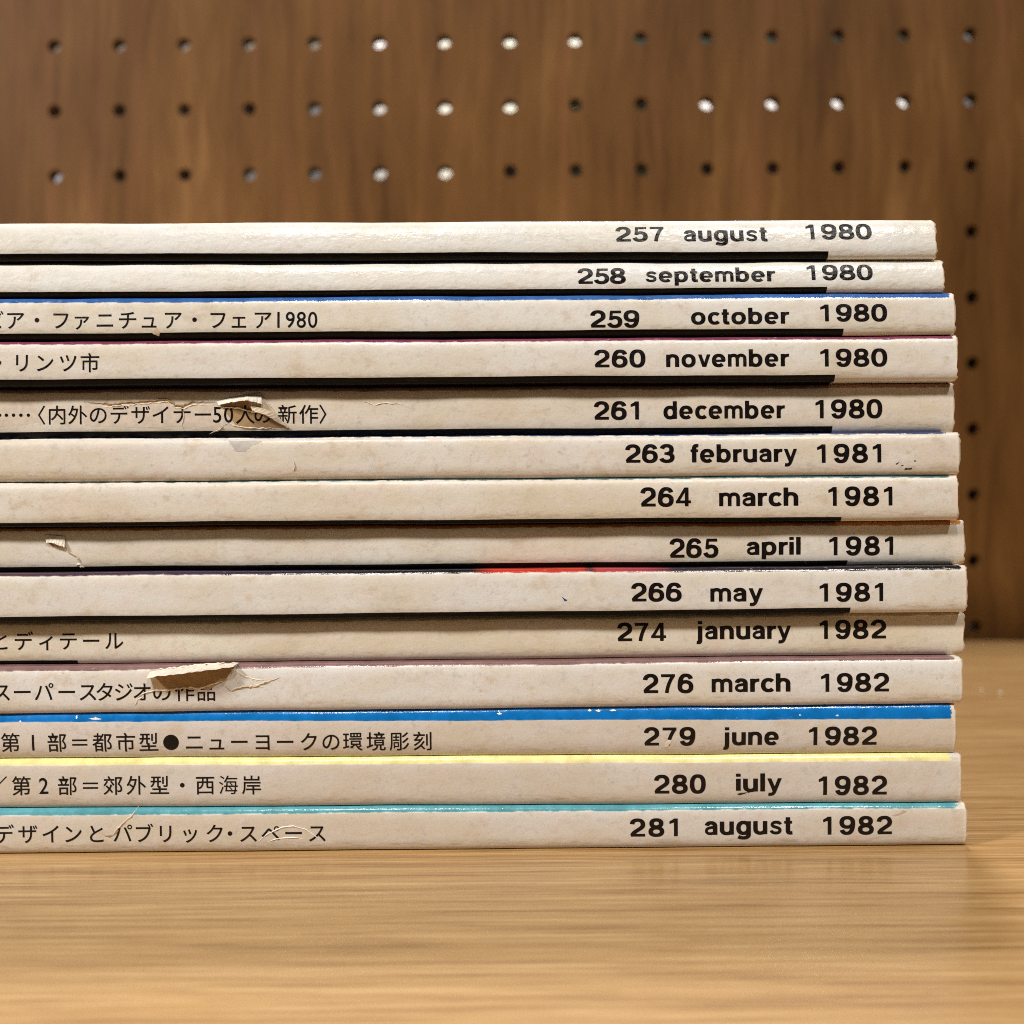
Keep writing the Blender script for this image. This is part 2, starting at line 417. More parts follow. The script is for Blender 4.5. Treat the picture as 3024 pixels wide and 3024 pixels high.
FONT_CACHE = {}
def jp_glyph(ch):
    if ch not in FONT_CACHE:
        cu = bpy.data.curves.new('tmp', 'FONT'); cu.body = ch; cu.resolution_u = 4; cu.offset = 0.0 if ch in '海' else 0.006
        ob = bpy.data.objects.new('tmp', cu); COL.objects.link(ob)
        dg = bpy.context.evaluated_depsgraph_get(); dg.update()
        me = ob.evaluated_get(dg).to_mesh()
        v = [(p.co.x, p.co.y) for p in me.vertices]; f = [tuple(p.vertices) for p in me.polygons]
        ob.evaluated_get(dg).to_mesh_clear()
        bpy.data.objects.remove(ob); bpy.data.curves.remove(cu)
        FONT_CACHE[ch] = (v, f)
    return FONT_CACHE[ch]

def drape(name, verts, faces, mat, parent, surf, lift=0.028, cut=0.35, cutx=0.0):
    """a flat figure (x,z in mm) laid on a spine's curved face"""
    bm = bmesh.new()
    bv = [bm.verts.new((x, 0, z)) for x, z in verts]
    for f in faces:
        try: bm.faces.new([bv[i] for i in f])
        except ValueError: pass
    bmesh.ops.remove_doubles(bm, verts=bm.verts, dist=1e-4)
    zs = [v.co.z for v in bm.verts]
    z = math.floor(min(zs) / cut) * cut + cut
    while z < max(zs):
        bmesh.ops.bisect_plane(bm, geom=bm.verts[:] + bm.edges[:] + bm.faces[:], plane_co=(0, 0, z), plane_no=(0, 0, 1))
        z += cut
    if cutx:
        xs_ = [v.co.x for v in bm.verts]; x = math.floor(min(xs_) / cutx) * cutx + cutx
        while x < max(xs_):
            bmesh.ops.bisect_plane(bm, geom=bm.verts[:] + bm.edges[:] + bm.faces[:], plane_co=(x, 0, 0), plane_no=(1, 0, 0)); x += cutx
    for v in bm.verts: v.co.y = surf(v.co.x, v.co.z) - lift
    for f in bm.faces:
        f.normal_update()
        if f.normal.y > 0: f.normal_flip()
    bmesh.ops.scale(bm, vec=(MM, MM, MM), verts=bm.verts)
    return bm_obj(name, bm, mat, parent)

# ---------------------------------------------------------------- paper and print
def ink(name, col=(0.006, 0.0035, 0.003)):
    t = NT(name)
    co = t.map(t.n('ShaderNodeTexCoord').outputs['Object'], (1000, 1000, 1000))
    c = t.mix(t.step(t.noise(co, 7.0, 3), 0.62, 0.75, 0, 0.35), col, tuple(v * 2.2 + 0.012 for v in col))
    nb = t.bump(t.noise(co, 1.3, 4), 0.35, 0.0004)
    return t.bsdf(Base_Color=c, Roughness=t.lin(t.noise(co, 1.1, 3), 0.35, 0.65, 0.24, 0.42), Specular_IOR_Level=0.30, Normal=nb)
INK = ink('printing_ink')

PAPER_T = 0.30
def cover_material(name, bk, seed):
    """one sheet of cover paper: cream spine, coloured front edge, black back edge, wear and dirt; coordinates in mm"""
    t = NT(name)
    uv1 = t.n('ShaderNodeUVMap', uv_map='from_top').outputs[0]
    uv2 = t.n('ShaderNodeUVMap', uv_map='from_bottom').outputs[0]
    s1 = t.n('ShaderNodeSeparateXYZ', {0: uv1}); s2 = t.n('ShaderNodeSeparateXYZ', {0: uv2})
    x, vt, vb = s1.outputs[0], s1.outputs[1], s2.outputs[1]
    co = t.map(t.n('ShaderNodeTexCoord').outputs['Object'], (1000, 1000, 1000), (seed * 37.1, seed * 5.3, seed * 11.7))
    n_lo = t.noise(t.map(co, (0.05, 0.1, 0.12)), 1.0, 4, 0.6)
    n_md = t.noise(co, 0.42, 5, 0.62)
    n_hi = t.noise(co, 2.6, 4, 0.6)
    n_st = t.noise(t.map(co, (0.5, 1, 2.4)), 1.0, 4, 0.65)
    tone = bk.get('tone', (0.74, 0.655, 0.555))
    warm = (tone[0] * 0.93, tone[1] * 0.87, tone[2] * 0.76)
    grey = (tone[0] * 0.80, tone[1] * 0.79, tone[2] * 0.77)
    pink = (tone[0] * 0.97, tone[1] * 0.90, tone[2] * 0.87)
    age = bk.get('age', 1.0)
    c = t.mix(t.step(n_lo, 0.38, 0.64, 0, 0.9 * age), tone, warm)
    c = t.mix(t.step(n_md, 0.50, 0.66, 0, 0.9 * age), c, pink)
    c = t.mix(t.step(t.noise(co, 0.7, 5, 0.72), 0.53, 0.70, 0, 0.85 * age), c, grey)
    c = t.mix(t.step(t.noise(t.map(co, (0.22, 0.3, 0.30), (9, 4, 2)), 1.0, 5, 0.7), 0.54, 0.72, 0, 0.6 * age), c, (0.56, 0.44, 0.31))
    c = t.mix(t.step(n_hi, 0.56, 0.74, 0, 0.32 * age), c, (0.42, 0.34, 0.25))
    c = t.mix(t.step(t.noise(co, 9.0, 2, 0.5), 0.35, 0.65, 0.10, 0.0), c, (0.30, 0.25, 0.20))
    spot = t.noise(co, 0.9, 2, 0.5)
    c = t.mix(t.math('MULTIPLY', t.step(spot, 0.70, 0.76), 0.35 * age), c, (0.40, 0.30, 0.19))
    # handling dirt along the glue fold near the bottom edge
    fold = t.math('MULTIPLY', t.step(vb, 0.55, 0.95), t.step(vb, 2.0, 0.9))
    c = t.mix(t.math('MULTIPLY', fold, t.math('MULTIPLY', t.step(n_st, 0.42, 0.68, 0, 0.55 * age), t.step(n_lo, 0.36, 0.6, 0.2, 1.0))), c, (0.34, 0.25, 0.14))
    edge = bk.get('edge_wear', 1.0)
    # front cover colour coming over the top fold
    bandm = None
    if bk.get('band'):
        hl, hr = bk['bh']
        h = t.lin(x, -74.0, 62.0, hl, hr)
        d = t.math('SUBTRACT', t.math('ADD', vt, t.lin(n_st, 0.3, 0.7, -0.045, 0.045)), h)
        m = t.step(d, 0.05, -0.03)
        xe = bk['x1'] - bk.get('band_short', 1.0)
        m = t.math('MULTIPLY', m, t.step(t.math('ADD', x, t.lin(n_hi, 0.3, 0.7, -0.3, 0.3)), xe + 0.1, xe - 0.1))
        chip = t.math('MULTIPLY', t.step(t.noise(t.map(co, (0.8, 1, 2.6)), 1.0, 4, 0.7), 0.70 - 0.07 * edge, 0.74 - 0.07 * edge), t.step(d, -0.75, -0.02))
        chipx = t.step(x, 10.0, 62.0, 0.45, 1.0)
        m = t.math('MULTIPLY', m, t.math('SUBTRACT', 1.0, t.math('MULTIPLY', chip, chipx)))
        if isinstance(bk['band'], list):
            bc = t.ramp(t.lin(x, -74.0, 62.0), bk['band'])
        else:
            b = bk['band']; bc = t.mix(t.lin(n_md, 0.35, 0.65), tuple(v * 0.82 for v in b), tuple(min(1, v * 1.12) for v in b))
        # the sheet shows white where the fold is rubbed
        rub = t.math('MULTIPLY', t.step(t.math('ABSOLUTE', d), 0.16, 0.03), t.step(n_md, 0.42, 0.60, 0, 0.75))
        c = t.mix(m, c, bc); bandm = m
        c = t.mix(t.math('MULTIPLY', rub, edge), c, (0.80, 0.76, 0.68))
    else:
        rub = t.math('MULTIPLY', t.step(vt, 0.5, 0.1), t.step(n_md, 0.42, 0.60, 0, 0.6))
        c = t.mix(rub, c, (0.82, 0.77, 0.68))
    blackm = 0.0
    if bk.get('blk'):
        hb, xb = bk['blk']
        d = t.math('SUBTRACT', t.math('ADD', vb, t.lin(n_st, 0.3, 0.7, -0.02, 0.02)), hb)
        m = t.math('MULTIPLY', t.step(d, 0.03, -0.03), t.step(x, xb + 0.05, xb - 0.05))
        sc = t.step(t.noise(t.map(co, (0.35, 1, 2.5)), 1.0, 4, 0.7), 0.60, 0.72, 0, 0.28)
        c = t.mix(m, c, t.mix(sc, (0.004, 0.003, 0.002), (0.07, 0.045, 0.02))); blackm = m
    # whitened, frayed end of the spine
    fray = t.step(t.math('ADD', x, t.lin(n_hi, 0.3, 0.7, -0.35, 0.35)), bk['x1'] - 0.75, bk['x1'] - 0.25, 0, 0.8)
    c = t.mix(fray, c, t.mix(n_md, (0.80, 0.72, 0.60), (0.66, 0.52, 0.38)))
    rough = t.lin(n_md, 0.35, 0.65, bk.get('ro', 0.26) - .05, bk.get('ro', 0.26) + 0.12)
    if bandm is not None: rough = t.math('MULTIPLY', rough, t.math('SUBTRACT', 1.0, t.math('MULTIPLY', bandm, 0.45)))
    rough = t.math('ADD', rough, t.math('MULTIPLY', fray, 0.3))
    nb = t.bump(t.noise(t.map(co, (0.6, 1, 1.0)), 1.0, 4, 0.6), bk.get('bmp', 0.15), 0.00035)
    nb = t.bump(t.noise(co, 4.5, 3, 0.6), 0.12, 0.00008, nb)
    return t.bsdf(Base_Color=c, Roughness=rough, Specular_IOR_Level=(t.lin(blackm, 0, 1, 0.5, 0.12) if bk.get('blk') else 0.5), Normal=nb)

def page_material():
    t = NT('page_edges')
    co = t.map(t.n('ShaderNodeTexCoord').outputs['Object'], (1000, 1000, 1000))
    n = t.noise(t.map(co, (0.15, 0.15, 14.0)), 1.0, 3)
    c = t.ramp(n, [(0.35, (0.42, 0.33, 0.22)), (0.5, (0.66, 0.56, 0.42)), (0.65, (0.76, 0.68, 0.55))])
    return t.bsdf(Base_Color=c, Roughness=0.8, Normal=t.bump(n, 0.5, 0.0002))
PAGES = page_material()
KRAFT = plain('torn_core', (0.38, 0.25, 0.125), 0.85, 0.2)
KRAFT_PALE = plain('torn_core_pale', (0.60, 0.48, 0.345), 0.85, 0.2)
PEELED = plain('peeled_paper', (0.62, 0.525, 0.425), 0.7, 0.3)
FLAP = plain('torn_cover_flap', (0.76, 0.68, 0.57), 0.5)
FIBRE = plain('paper_fibre', (0.80, 0.71, 0.57), 0.8, 0.2)
BROWN_MARK = plain('brown_stain', (0.30, 0.19, 0.09), 0.7)
RUBBED = plain('rubbed_white', (0.80, 0.78, 0.74), 0.5)
GREY_MARK = plain('grey_residue', (0.46, 0.42, 0.38), 0.55)
BLACK_MARK = plain('black_specks', (0.030, 0.022, 0.018), 0.6)
BLUE_MARK = plain('blue_ink', (0.02, 0.05, 0.22), 0.5)

# seams between the issues (photo rows at the left edge and at column 2600), top to bottom
SEAM = [(654.8, 643.5), (774.5, 766), (881.5, 865), (1008, 991.5), (1143, 1127.5), (1296.5, 1277.5), (1426.5, 1404), (1557, 1538),
        (1691.5, 1670.5), (1838, 1809.5), (1968, 1939.5), (2106, 2078), (2240, 2224), (2385, 2369.5), (2526, 2501)]
XL_REF, XR_REF = -75.0, 54.0
SZ = []
for k, (l, r_) in enumerate(SEAM):
    zl, zr = at(0, l, 1.2)[1], at(2600, r_, 1.2)[1]
    if k == len(SEAM) - 1: zl = zr = SHELF_Z + 0.02
    SZ.append((zl, zr))
def seam_z(k, x):
    zl, zr = SZ[k]
    f = (min(max(x, -80.0), 66.0) - XL_REF) / (XR_REF - XL_REF)
    z = zl + (zr - zl) * f
    if 0 < k < len(SEAM) - 1:
        z += 0.035 * math.sin(x * 0.11 + k * 1.7) + 0.018 * math.sin(x * 0.29 + k * 2.9)
    elif k == 0:
        z += 0.04 * math.sin(x * 0.17 + 1.0)
    return z

# issue data: end of the spine, recess, profile, colours and words.  px are photo pixels (3024 wide)
B = [
 dict(num='257', mon='august', yr='1980', end=2770, rec=0.0, bmp=.30, tilt=.19, D=1.25, n=2.5, tone=(0.768, 0.756, 0.712), age=.8, ro=.22, blk=(1.0, 2443.5),
      nb=(1817.8, 1960.1, 668.3, 713.9), mb=(2019.7, 2266.6, 666, 713), yb=(2380.4, 2574.5, 659.5, 707)),
 dict(num='258', mon='september', yr='1980', end=2792, rec=0.1, bmp=.30, tilt=.17, D=1.1, n=2.7, tone=(0.788, 0.783, 0.746), age=.7, ro=.22, blk=(.72, 2439),
      nb=(1705.5, 1847.3, 792.5, 839), mb=(1905.8, 2288.8, 789, 833), yb=(2382, 2575.6, 782, 828)),
 dict(num='259', mon='october', yr='1980', end=2822, rec=0.0, tilt=.06, D=1.1, n=3.9, tone=(0.749, 0.720, 0.656), age=1., ro=.25, band=(.040, .125, .36), bh=(.85, .90), blk=(.92, 2486.5), band_short=.7,
      nb=(1742.8, 1887.7, 917.8, 967.5), mb=(2040.4, 2330, 909, 957), yb=(2421.8, 2619.6, 899, 949)),
 dict(num='260', mon='november', yr='1980', end=2829, rec=0.0, tilt=.03, D=1.1, n=3.9, tone=(0.739, 0.703, 0.640), age=1., ro=.27, band=(.20, .045, .085), bh=(.62, .62), blk=(.95, 2461.7), band_short=.7,
      nb=(1754.7, 1905.8, 1033.7, 1084.5), mb=(1966.9, 2329.7, 1032, 1083), yb=(2421.8, 2619.6, 1030.6, 1082)),
 dict(num='261', mon='december', yr='1980', end=2817, rec=2.3, tilt=.0, D=1.1, n=3.9, tone=(0.719, 0.662, 0.573), age=1.1, ro=.33, band=(.34, .19, .14), bh=(.75, .75), blk=(1.05, 2454), band_short=.6,
      nb=(1754, 1886.6, 1186, 1239), mb=(1959, 2317.3, 1184, 1236), yb=(2407.9, 2604.6, 1180.7, 1234.6)),
 dict(num='263', mon='february', yr='1981', end=2834, rec=0.3, tilt=.02, D=1.1, n=4.0, tone=(0.709, 0.662, 0.590), age=1.1, ro=.30, band=(.030, .055, .17), bh=(.04, .30), band_short=1.6, edge_wear=1.4,
      nb=(1846.3, 1991.7, 1313, 1366), mb=(2038.8, 2353.5, 1311.5, 1364.5), yb=(2413, 2601.4, 1311.7, 1366)),
 dict(num='264', mon='march', yr='1981', end=2831, rec=0.2, tilt=.0, D=1.0, n=4.0, tone=(0.719, 0.673, 0.595), age=1.1, ro=.30, band=(.055, .12, .13), bh=(.10, .34), blk=(.62, 2480.8), band_short=1.2,
      nb=(1891, 2040, 1440, 1495.3), mb=(2123.3, 2357, 1440, 1494), yb=(2445.4, 2634, 1437.8, 1493)),
 dict(num='265', mon='april', yr='1981', end=2849, rec=2.5, tilt=-.02, D=1.0, n=4.0, tone=(0.739, 0.703, 0.629), age=1., ro=.30, band=(.42, .16, .03), bh=(.62, .70), blk=(.72, 2499), band_short=.5,
      nb=(1977.4, 2121.8, 1591, 1646.4), mb=(2205.9, 2364.3, 1586, 1638), yb=(2449, 2637.8, 1585, 1639)),
 dict(num='266', mon='may', yr='1981', end=2855, rec=0.0, tilt=.0, D=1.0, n=4.1, tone=(0.718, 0.700, 0.660), age=1., ro=.30,
      band=[(0.0, (.075, .04, .05)), (.20, (.05, .03, .06)), (.36, (.018, .012, .02)), (.50, (.012, .009, .012)), (.525, (.48, .035, .018)), (.62, (.46, .035, .02)), (.628, (.02, .012, .012)), (.636, (.42, .05, .05)), (.69, (.30, .035, .05)), (.72, (.035, .022, .03)), (1.0, (.010, .010, .012))],
      bh=(.50, .66), blk=(.85, 2506.6), band_short=.8,
      nb=(1863.9, 2012.8, 1722, 1775.4), mb=(2097.5, 2252.3, 1722, 1776), yb=(2419.6, 2607.6, 1722, 1775.4)),
 dict(num='274', mon='january', yr='1982', end=2847, rec=2.3, tilt=-.02, D=1.0, n=3.9, tone=(0.719, 0.667, 0.556), age=1., ro=.30, band=(.42, .34, .20), bh=(.6, .6), blk=(.55, 233), band_short=.5,
      nb=(1822.6, 1967, 1840, 1893), mb=(2057, 2335.6, 1834, 1887), yb=(2420.4, 2617.2, 1832, 1886)),
 dict(num='276', mon='march', yr='1982', end=2841, rec=0.0, tilt=.0, D=1.0, n=4.1, tone=(0.708, 0.684, 0.644), age=1., ro=.30, band=(.24, .135, .13), bh=(.60, .40), band_short=1.0,
      nb=(1898.5, 2047.4, 1990.7, 2046), mb=(2101, 2333.4, 1988.5, 2042.5), yb=(2424, 2624.6, 1988.5, 2042)),
 dict(num='279', mon='june', yr='1982', end=2823, rec=0.3, tilt=-.02, D=1.0, n=2.7, tone=(0.640, 0.592, 0.538), age=1., ro=.30, band=(.004, .155, .47), bh=(1.15, 2.15), band_short=.75, edge_wear=.25,
      nb=(1902, 2053.3, 2148.4, 2202), mb=(2136.6, 2300, 2147, 2200.5), yb=(2390, 2590, 2147, 2200.7)),
 dict(num='280', mon='july', yr='1982', end=2840, rec=0.2, tilt=-.02, D=1.0, n=3.9, tone=(0.630, 0.587, 0.531), age=1., ro=.32, band=(.84, .76, .33), bh=(.85, .98), band_short=1.6, edge_wear=.7,
      nb=(1931.7, 2084.3, 2288.4, 2343), mb=(2173.5, 2309, 2284, 2337.5), yb=(2418, 2619.4, 2292, 2347.4)),
 dict(num='281', mon='august', yr='1982', end=2855, rec=0.0, tilt=-.02, D=1.0, n=3.9, tone=(0.650, 0.608, 0.549), age=1.1, ro=.32, band=(.095, .33, .38), bh=(.90, .60), band_short=1.3, edge_wear=1.0,
      nb=(1860, 2001.7, 2417.4, 2469.8), mb=(2081.3, 2340.8, 2410, 2464.5), yb=(2430.7, 2634, 2410.8, 2463.9)),
]
# captions: (character, photo x of its ink centre), photo y of the line's optical centre, slope of the line
def pitch(s, x0, step): return [(c, x0 + i * step) for i, c in enumerate(s)]
E_ = lambda seq: [(c, x / 1.932) for c, x in seq]
CAP = {
 '259': (E_([('ビ', -26), ('ア', 88), ('・', 210), ('フ', 345), ('ァ', 465), ('ニ', 597), ('チ', 727), ('ュ', 850), ('ア', 988), ('・', 1110), ('フ', 1243), ('ェ', 1362), ('ア', 1500), ('1', 1588), ('9', 1655), ('8', 1718), ('0', 1783)]), 944.5, -0.0022),
 '260': (E_([('・', -5), ('リ', 125), ('ン', 256), ('ツ', 388), ('市', 513)]), 1071.5, 0.0),
 '261': ([('・', -21.0 + 21.2 * i) for i in range(0)] + [('.', x) for x in (0, 19.5, 40.4, 62, 83.9)] + E_([('〈', 238), ('内', 327), ('外', 445), ('の', 562), ('デ', 685), ('ザ', 805), ('イ', 918), ('ナ', 1040), ('ー', 1158), ('5', 1240), ('0', 1305), ('人', 1400), ('の', 1500), ('新', 1640), ('作', 1762), ('〉', 1843)]), 1225.0, -0.003),
 '274': (E_([('と', 5), ('デ', 138), ('ィ', 262), ('テ', 390), ('ー', 520), ('ル', 652)]), 1891.5, -0.004),
 '276': (E_([('ス', 10), ('ー', 128), ('パ', 252), ('ー', 382), ('ス', 503), ('タ', 598), ('ジ', 708), ('オ', 812), ('の', 925), ('作', 1055), ('品', 1178)]), 2042.5, -0.003),
 '279': (E_([('第', 57), ('1', 188), ('部', 325), ('＝', 455), ('都', 583), ('市', 718), ('型', 848), ('●', 975), ('ニ', 1107), ('ュ', 1235), ('ー', 1365), ('ヨ', 1497), ('ー', 1627), ('ク', 1762), ('の', 1888), ('環', 2012), ('境', 2145), ('彫', 2278), ('刻', 2410)]), 2192.0, -0.0035),
 '280': (E_([('／', -15), ('第', 122), ('2', 250), ('部', 385), ('＝', 517), ('郊', 645), ('外', 777), ('型', 910), ('・', 1040), ('西', 1170), ('海', 1303), ('岸', 1435)]), 2319.0, -0.004),
 '281': (E_([('デ', 28), ('ザ', 160), ('イ', 290), ('ン', 420), ('と', 552), ('パ', 700), ('ブ', 825), ('リ', 945), ('ッ', 1085), ('ク', 1225), ('・', 1313), ('ス', 1418), ('ペ', 1545), ('ー', 1675), ('ス', 1810)]), 2461.5, -0.003),
}
EM = 60.5 * CAM_D / 3024.0
WIDE = {'274': 1.0}

def word_layout(word, x0, x1, z0, cap, base_w):
    """place the letters so the word's ink runs from x0 to x1; returns contours in mm"""
    out = []
    info = []
    for ch in word:
        cs = glyph_contours(ch)
        xs = [p[0] for c in cs for p in c]
        info.append((ch, cs, min(xs), max(xs)))
    if word.isdigit():
        n = len(word); base_w *= 1.08
        off = [(-0.075 if ch == '1' else 0.0) * base_w for ch in word]
        wd = [(b - a) * base_w for _, _, a, b in info]
        c0 = x0 + wd[0] / 2 - off[0]; c1 = x1 - wd[-1] / 2 - off[-1]
        for i, (ch, cs, a, b) in enumerate(info):
            cx = c0 + (c1 - c0) * i / (n - 1) + off[i]
            ox = cx - (a + b) / 2 * base_w
            out += [(ch, [[(ox + p[0] * base_w, z0 + p[1] * cap) for p in c] for c in cs])]
        return out
    kern = {'r': -.05, 't': -.03, 'y': -.04, 'f': -.05, 'v': -.05, 'c': -.03, 'j': .02}
    adv = [(b - a) for _, _, a, b in info]
    tot = sum(adv) * base_w; ks = [kern.get(w, 0) * base_w for w in word[:-1]]
    k = (x1 - x0 - sum(ks) - 0.13 * base_w * (len(word) - 1)) / tot
    k = min(1.15, max(0.98, k)); base_w *= k; tot *= k; ks = [v * k for v in ks]
    gap = (x1 - x0 - tot - sum(ks)) / max(1, len(word) - 1)
    x = x0
    for i, (ch, cs, a, b) in enumerate(info):
        ox = x - a * base_w
        out += [(ch, [[(ox + p[0] * base_w, z0 + p[1] * cap) for p in c] for c in cs])]
        x += adv[i] * base_w + gap + (ks[i] if i < len(ks) else 0)
    return out

def letters_mesh(name, laid, parent, surf):
    V, F = [], []
    for ch, conts in laid:
        v, f = fill_contours(conts)
        o = len(V); V += v; F += [tuple(i + o for i in t) for t in f]
    return drape(name, V, F, INK, parent, surf)

LABELS = [
 'cream magazine lettered 257 august 1980, topmost of the stack',
 'cream magazine lettered 258 september 1980, second from the top of the stack',
 'magazine lettered 259 october 1980 with a thin bright blue top edge',
 'magazine lettered 260 november 1980 with a thin maroon top edge',
 'recessed magazine lettered 261 december 1980 with a long ragged tear across its caption',
 'magazine lettered 263 february 1981 with black specks near its right end',
 'magazine lettered 264 march 1981 with a thin dark teal top edge',
 'recessed magazine lettered 265 april 1981 with a small white tear at the far left',
 'magazine lettered 266 may 1981 with a black and red top edge',
 'recessed magazine lettered 274 january 1982 with a yellowed spine',
 'magazine lettered 276 march 1982 with a big curled tear over its caption',
 'magazine lettered 279 june 1982 with a broad strong blue top edge',
 'magazine lettered 280 july 1982 with a pale yellow top edge',
 'bottom magazine lettered 281 august 1982 with a turquoise top edge, lying on the shelf',
]
PROF = 30; DEPTH = 225.0; FLAT = 7.0
BOOK = {}

def build_magazine(k, bk):
    rec = bk['rec']
    x1 = at(bk['end'], 0.5 * sum(SEAM[k]) + 60, rec + .3)[0]; bk['x1'] = x1
    x0 = x1 - 295.0
    if bk.get('blk'): bk['blk'] = (bk['blk'][0], at(bk['blk'][1], sum(SEAM[k + 1]) / 2, rec + 1.0)[0])
    yaw = YAW + random.uniform(-.0006, .0006)
    zb0 = seam_z(k + 1, x1)
    root = bpy.data.objects.new('magazine', None); root.empty_display_size = 0.01; COL.objects.link(root)
    # spine line is y = rec + YAW*x ; the empty sits at the right end of the spine's foot
    root.location = (x1 * MM, (rec + YAW * x1) * MM, zb0 * MM)
    root.rotation_euler = (0, 0, math.atan(YAW))
    tag(root, LABELS[k], 'magazine', 'magazines in the stack')
    D, n = bk['D'], bk['n']; tilt = bk['tilt']
    gap = 0.03
    def zt(x): return seam_z(k, x) - gap - zb0
    def zb(x): return seam_z(k + 1, x) + gap - zb0
    def surf(x, z, depth=D):              # local y (mm) of the spine face; x world-ish mm, z local
        a, b = zb(x), zt(x)
        w = max(-1.0, min(1.0, 2 * (z - a) / (b - a) - 1))
        y = depth * (1 - math.sqrt(max(0.0, 1 - abs(w) ** n)))
        return y + max(0.0, tilt) * (z - a) + max(0.0, -tilt) * (b - z) + 0.05 * math.sin(x * .21 + k) + .03 * math.sin(x * .53 + 2 * k)
    bk['surf'] = surf; bk['zb0'] = zb0; bk['root'] = root
    xs = [x0 + (-90 - x0) * i / 12 for i in range(12)] + list(np.arange(-90, x1 - 1.2, 2.0)) + [x1 - 1.0, x1 - .6, x1 - .3, x1]
    phis = [math.pi * (i / PROF - .5) for i in range(PROF + 1)]
    V, U1, U2, F = [], [], [], []
    rng = random.Random(100 + k)
    raw = [rng.uniform(-.34, .20) for _ in range(PROF + 7)]
    endj = [(raw[i] + 1.4 * raw[i + 1] + raw[i + 2]) / 3.4 + rng.uniform(-.05, .05) for i in range(PROF + 5)]
    npz = PROF + 5
    for xi, x in enumerate(xs):
        a, b = zb(x), zt(x)
        prof = [(FLAT, a), (FLAT * .5, a)]
        for ph in phis:
            s = math.sin(ph); w = math.copysign(abs(s) ** (2 / n), s)
            z = a + (w + 1) / 2 * (b - a)
            prof.append((surf(x, z), z))
        prof += [(FLAT * .5, b), (FLAT, b)]
        for side in (0, 1):
            for pi_, (y, z) in enumerate(prof):
                xx = x
                if side:
                    zc = (a + b) / 2; hh = (b - a) / 2
                    y2 = y + PAPER_T * (1 if 1 < pi_ < npz - 2 else 0); z2 = zc + (z - zc) * (hh - PAPER_T) / hh
                    if pi_ in (0, npz - 1): y2 = y
                else: y2, z2 = y, z
                if xi == len(xs) - 1 and xx > 0: xx += endj[pi_] * (0.6 if side else 1) - (0.10 if pi_ in (2, 3, npz - 3, npz - 4) else 0)
                V.append(((xx - x1) * MM, y2 * MM, z2 * MM)); U1.append((x, b - z)); U2.append((x, z - a))
    st = 2 * npz
    for xi in range(len(xs) - 1):
        o0, o1 = xi * st, (xi + 1) * st
        for p in range(npz - 1):
            F.append((o0 + p, o1 + p, o1 + p + 1, o0 + p + 1))
            F.append((o0 + npz + p, o0 + npz + p + 1, o1 + npz + p + 1, o1 + npz + p))
        for p in (0, npz - 1):
            q = (o0 + p, o0 + npz + p, o1 + npz + p, o1 + p)
            F.append(q if p == 0 else q[::-1])
    for o, fl in ((0, False), ((len(xs) - 1) * st, True)):
        for p in range(npz - 1):
            q = (o + p, o + p + 1, o + npz + p + 1, o + npz + p)
            F.append(q[::-1] if fl else q)
    mat = cover_material('cover_' + bk['num'], bk, k + 1)
    mesh_obj('spine', V, F, mat, root, True, {'from_top': U1, 'from_bottom': U2})
    # front and back cover boards, butted to the spine piece
    def sheet(name, top):
        V, U1, U2, F = [], [], [], []
        for x in xs:
            for y in (FLAT + .02, DEPTH):
                for lay in (0, 1):
                    a, b = zb(x), zt(x)
                    z = (b - (PAPER_T if lay else 0)) if top else (a + (PAPER_T if lay else 0))
                    V.append(((x - x1) * MM, y * MM, z * MM)); U1.append((x, b - z)); U2.append((x, z - a))
        for i in range(len(xs) - 1):
            o, p = i * 4, i * 4 + 4
            for q in ((o, p, p + 2, o + 2), (o + 1, o + 3, p + 3, p + 1), (o, o + 1, p + 1, p), (o + 2, p + 2, p + 3, o + 3)): F.append(q if top else q[::-1])
        e = (len(xs) - 1) * 4
        F.append((0, 2, 3, 1)); F.append((e, e + 1, e + 3, e + 2))
        mesh_obj(name, V, F, mat, root, False, {'from_top': U1, 'from_bottom': U2})
    sheet('front_cover', True); sheet('back_cover', False)
    # page block
    V, F = [], []
    px = [x for x in xs if x < x1 - .6] + [x1 - .45]
    for x in px:
        a, b = zb(x) + PAPER_T + .02, zt(x) - PAPER_T - .02
        y0 = D + abs(tilt) * (b - a) + PAPER_T + .15
        V += [((x - x1) * MM, y0 * MM, a * MM), ((x - x1) * MM, (DEPTH - 1) * MM, a * MM), ((x - x1) * MM, (DEPTH - 1) * MM, b * MM), ((x - x1) * MM, y0 * MM, b * MM)]
    for i in range(len(px) - 1):
        o, p = 4 * i, 4 * i + 4
        for q in range(4): F.append((o + q, p + q, p + (q + 1) % 4, o + (q + 1) % 4))
    F.append((0, 1, 2, 3)); e = 4 * (len(px) - 1); F.append((e + 3, e + 2, e + 1, e))
    mesh_obj('page_block', V, F, PAGES, root, False)
    # words.  drape works in (world x, local z); shift to the empty afterwards
    lsurf = surf
    def place(o):
        for v in o.data.vertices: v.co.x -= x1 * MM
        return o
    bw = 54.0 * CAM_D / 3024.0
    for nm, key, word in (('issue_number', 'nb', bk['num']), ('month_name', 'mb', bk['mon']), ('year', 'yb', bk['yr'])):
        pxa, pxb, pt, pb = bk[key]
        pr = rec + tilt * 3 + .1
        xa, zbase = at(pxa, pb, pr); xb, _ = at(pxb, pb, pr)
        _, ztop = at((pxa + pxb) / 2, pt, pr); _, zbas = at((pxa + pxb) / 2, pb, pr)
        cap = ztop - zbas
        if bk['num'] == '280' and nm == 'month_name': word = '\u0237' + word[1:]       # the j has lost its tail
        laid = word_layout(word, xa, xb, zbas - zb0, cap, bw)
        o = letters_mesh(nm, laid, root, lsurf); place(o)
